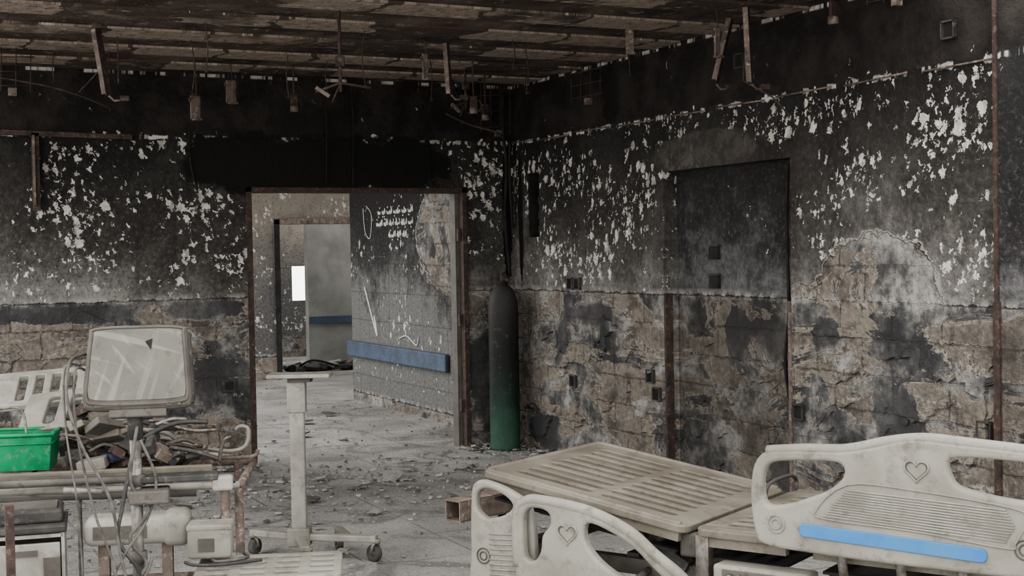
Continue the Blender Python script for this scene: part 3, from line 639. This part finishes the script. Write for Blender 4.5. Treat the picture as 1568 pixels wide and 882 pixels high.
def crate(b,Mx,L,W,Hh,m):
    t=.008; k=.015
    vs=[(-L/2+k,-W/2+k,0),(L/2-k,-W/2+k,0),(L/2-k,W/2-k,0),(-L/2+k,W/2-k,0),(-L/2,-W/2,Hh),(L/2,-W/2,Hh),(L/2,W/2,Hh),(-L/2,W/2,Hh)]
    iv=[(x*.94,y*.94,max(z,t)) for x,y,z in vs]
    fs=[(0,3,2,1),(0,1,5,4),(1,2,6,5),(2,3,7,6),(3,0,4,7)]
    b.raw(vs,fs,m,False,Mx); b.raw(iv,[f[::-1] for f in fs],m,False,Mx)
    for a,q in(((-L/2,-W/2),(L/2,-W/2)),((L/2,-W/2),(L/2,W/2)),((L/2,W/2),(-L/2,W/2)),((-L/2,W/2),(-L/2,-W/2))):
        b.tube([(a[0],a[1],Hh),(q[0],q[1],Hh)],.009,m,6,Mx=Mx); b.tube([(a[0]*.985,a[1]*.985,Hh*.75),(q[0]*.985,q[1]*.985,Hh*.75)],.004,m,6,Mx=Mx)
crate(b,Mc,.30,.22,.15,'green'); b.tube([(-.13,-.11,.15),(-.12,-.12,.24),(.0,-.12,.27),(.04,-.11,.24),(.05,-.11,.15)],.006,'steel',6,True,Mx=Mc)
b.done()
b=B('burnt_scrap_pile'); random.seed(3)
for i in range(90):
    x=random.uniform(.86,1.34); y=6.38-.33*x+random.uniform(-.15,.2); z=.73+random.uniform(0,.24)*(1.4-x)/.5
    m=random.choice(['dgrey','dgrey','soot','grey','rustl','deck','rust','cream'])
    b.box((x,y,z),(random.uniform(.04,.16),random.uniform(.03,.1),random.uniform(.01,.05)),m,rot=Euler((random.uniform(-.6,.6),random.uniform(-.5,.5),random.uniform(0,3))),bev=.004)
for i in range(30):
    x=random.uniform(.86,1.25); y=6.38-.33*x+random.uniform(-.15,.15); z=.74+random.uniform(0,.16)
    a=random.uniform(-.6,.5); L=random.uniform(.12,.3); d=V((math.cos(a),math.sin(a),random.uniform(-.3,.3)))
    b.tube([(x,y,z),V((x,y,z))+d*L*.5+V((0,0,random.uniform(-.02,.03))),V((x,y,z))+d*L],random.uniform(.004,.010),random.choice(['dgrey','steel','grey','rustl','rust']),6,True)
b.box((1.12,6.0,.76),(.28,.12,.03),'navy',rot=.2,bev=.01); b.done()
b=B('bedside_cabinet'); Mk=Matrix.Translation((.60,5.50,0))@Matrix.Rotation(-.16,4,'Z')
for sx in(-.14,.14): b.box((sx,0,.29),(.012,.3,.58),'white',Mx=Mk)
b.box((0,.145,.29),(.28,.01,.58),'white',Mx=Mk)
for z in(.02,.2,.39,.57): b.box((0,0,z),(.28,.3,.014),'white',Mx=Mk)
for z in(.30,.48): b.box((.0,-.15,z),(.26,.016,.13),'white',Mx=Mk,bev=.005); b.box((0,-.162,z+.03),(.10,.012,.02),'grey',Mx=Mk)
b.box((.0,0,.595),(.31,.32,.03),'dgrey',Mx=Mk,bev=.008); b.box((.02,.0,.635),(.24,.22,.05),'dgrey',Mx=Mk,bev=.01); b.box((.02,-.0,.663),(.20,.16,.008),'grey',Mx=Mk)
b.box((.10,-.158,.44),(.06,.02,.10),'grey',Mx=Mk); b.done()
b=B('steel_post'); b.box((.515,5.20,.36),(.03,.03,.72),'rust'); b.box((.515,5.20,.01),(.1,.1,.02),'rust'); b.done()
b=B('bed_motor_housing'); Mh=Matrix.Translation((1.0,5.42,.55))@Matrix.Rotation(-.3,4,'Z')
b.box((0,0,0),(.38,.16,.11),'white',Mx=Mh,bev=.035,seg=4); b.box((.16,-.0,.0),(.1,.18,.13),'cream',Mx=Mh,bev=.03,seg=4); b.box((-.05,-.082,0),(.2,.006,.05),'grey',Mx=Mh)
b.tube([(.20,0,0),(.25,0,0)],.03,'steel',12,Mx=Mh)
for x in(-.12,.12): b.box((x,0,-.29),(.04,.05,.52),'rustl',Mx=Mh)
b.box((0,0,-.535),(.4,.14,.03),'rustl',Mx=Mh); b.done()
b=B('mattress_platform_panel'); Mp=Matrix.Translation((1.12,5.02,.40))@Matrix.Rotation(-.35,4,'Z')@Matrix.Rotation(.04,4,'X')
b.shape([rrect(0,0,.55,.34,.03)]+[rrect(.04+q*.13,.04+r2*.075,.13+q*.13,.075+r2*.075,.012,3)[::-1] for q in range(4) for r2 in range(4)],.03,.006,'cream',Mp)
for x,y in((.04,.04),(.5,.04),(.5,.3),(.04,.3)): b.box((x,y,-.2),(.03,.03,.38),'rustl',Mx=Mp)
b.box((.27,.02,-.03),(.5,.02,.04),'white',Mx=Mp); b.box((.27,.17,-.03),(.03,.3,.04),'dgrey',Mx=Mp); b.box((.27,.17,-.05),(.48,.28,.008),'soot',Mx=Mp)  # last box is a black sheet standing in for shade in the slots
b.done()
b=B('junction_box'); Mj=Matrix.Translation((1.245,5.22,.515))@Matrix.Rotation(-.35,4,'Z')
b.box((0,0,0),(.165,.12,.13),'cream',Mx=Mj,bev=.015,seg=3); b.box((0,0,.055),(.17,.125,.025),'white',Mx=Mj,bev=.008); b.box((-.01,-.062,-.01),(.06,.006,.05),'grey',Mx=Mj)
b.tube([(.0,.0,-.06),(.03,-.08,-.07),(.14,-.05,-.065),(.12,.05,-.07)],.007,'blackcable',6,True,Mx=Mj)
b.tube([(-.09,-.07,-.07),(-.05,-.1,-.075),(.05,-.11,-.075),(.2,-.08,-.07)],.006,'dgrey',6,True,Mx=Mj); b.done()
b=B('red_chair_scrap'); b.box((4.55,15.0,.07),(.10,.08,.13),'red',rot=.5,bev=.02); b.tube([(4.5,15.0,.0),(4.52,15.0,.24),(4.46,15.0,.28)],.012,'white',6); b.tube([(4.6,15.0,.0),(4.55,15.05,.22)],.012,'white',6); b.done()
b=B('rubble_pile'); random.seed(11)
for i in range(30):
    x=random.uniform(5.5,6.5); b.box((x,18.3+random.uniform(-.2,.3),random.uniform(.02,.08)),(random.uniform(.08,.25),.15,random.uniform(.03,.08)),random.choice(['dgrey','soot','flake1','rustl']),rot=Euler((random.uniform(-.4,.4),random.uniform(-.4,.4),random.uniform(0,3))))
b.tube([(5.6,18.2,.06),(5.8,18.1,.16),(6.2,18.2,.05)],.015,'soot',6,True); b.done()
b=B('floor_debris'); random.seed(5)
def flake(x,y,s,m):
    k=random.randint(4,7); a0=random.uniform(0,6); tz=random.uniform(-.25,.25); tx=random.uniform(-.25,.25); vs=[]
    h=random.uniform(.003,.012)
    for i in range(k):
        a=a0+6.283*i/k; r=s*random.uniform(.5,1.1); dx,dy=r*math.cos(a),r*math.sin(a)*random.uniform(.5,1); vs.append((x+dx,y+dy,.004+s*.22+dx*tx+dy*tz))
    vs2=[(v[0],v[1],v[2]+h) for v in vs]
    b.raw(vs+vs2,[tuple(range(k))[::-1],tuple(range(k,2*k))]+[(i,(i+1)%k,(i+1)%k+k,i+k) for i in range(k)],m)
for i in range(1700):
    x=random.uniform(1.0,5.0); y=random.choice([random.uniform(5.5,10.2),random.gauss(9.4,.4),random.gauss(8.6,.5),random.uniform(10.2,17)])
    if y<10.2:
        if x>5.0 or y>10.2: continue
    elif not(2.9<x<4.5 or (y>10.6 and x<5)): continue
    s=abs(random.gauss(0,.012))+.004
    flake(x,y,s,random.choice(['flake1','flake1','flake1','flake2','flake3']))
for i in range(500):
    y=random.uniform(6.6,10.1); x=5.0-abs(random.gauss(0,.12)); flake(x,y,abs(random.gauss(0,.02))+.008,random.choice(['flake1','flake2','flake3']))
for i in range(350):
    x=random.choice([random.uniform(.8,2.8),random.uniform(4.5,5)]); y=10.2-abs(random.gauss(0,.12)); flake(x,y,abs(random.gauss(0,.02))+.008,random.choice(['flake1','flake2','flake3']))
for (x,y,s) in((3.46,9.05,.13),(3.1,8.8,.08),(3.7,9.35,.1),(2.7,8.5,.09),(3.0,9.3,.07),(2.9,7.9,.06),(4.1,9.2,.08),(2.6,9.0,.07),(3.55,8.2,.05),(1.9,8.7,.08),(3.9,12.5,.12),(3.6,11.6,.1),(4.3,13,.12)): flake(x,y,s,random.choice(['flake1','flake2']))
b.done()

# ------------------------------------------------------------------ light
w=bpy.data.worlds.new('overcast_sky'); bpy.context.scene.world=w; w.use_nodes=True
bg=w.node_tree.nodes['Background']; bg.inputs[0].default_value=(1,.975,.94,1); bg.inputs[1].default_value=3.7
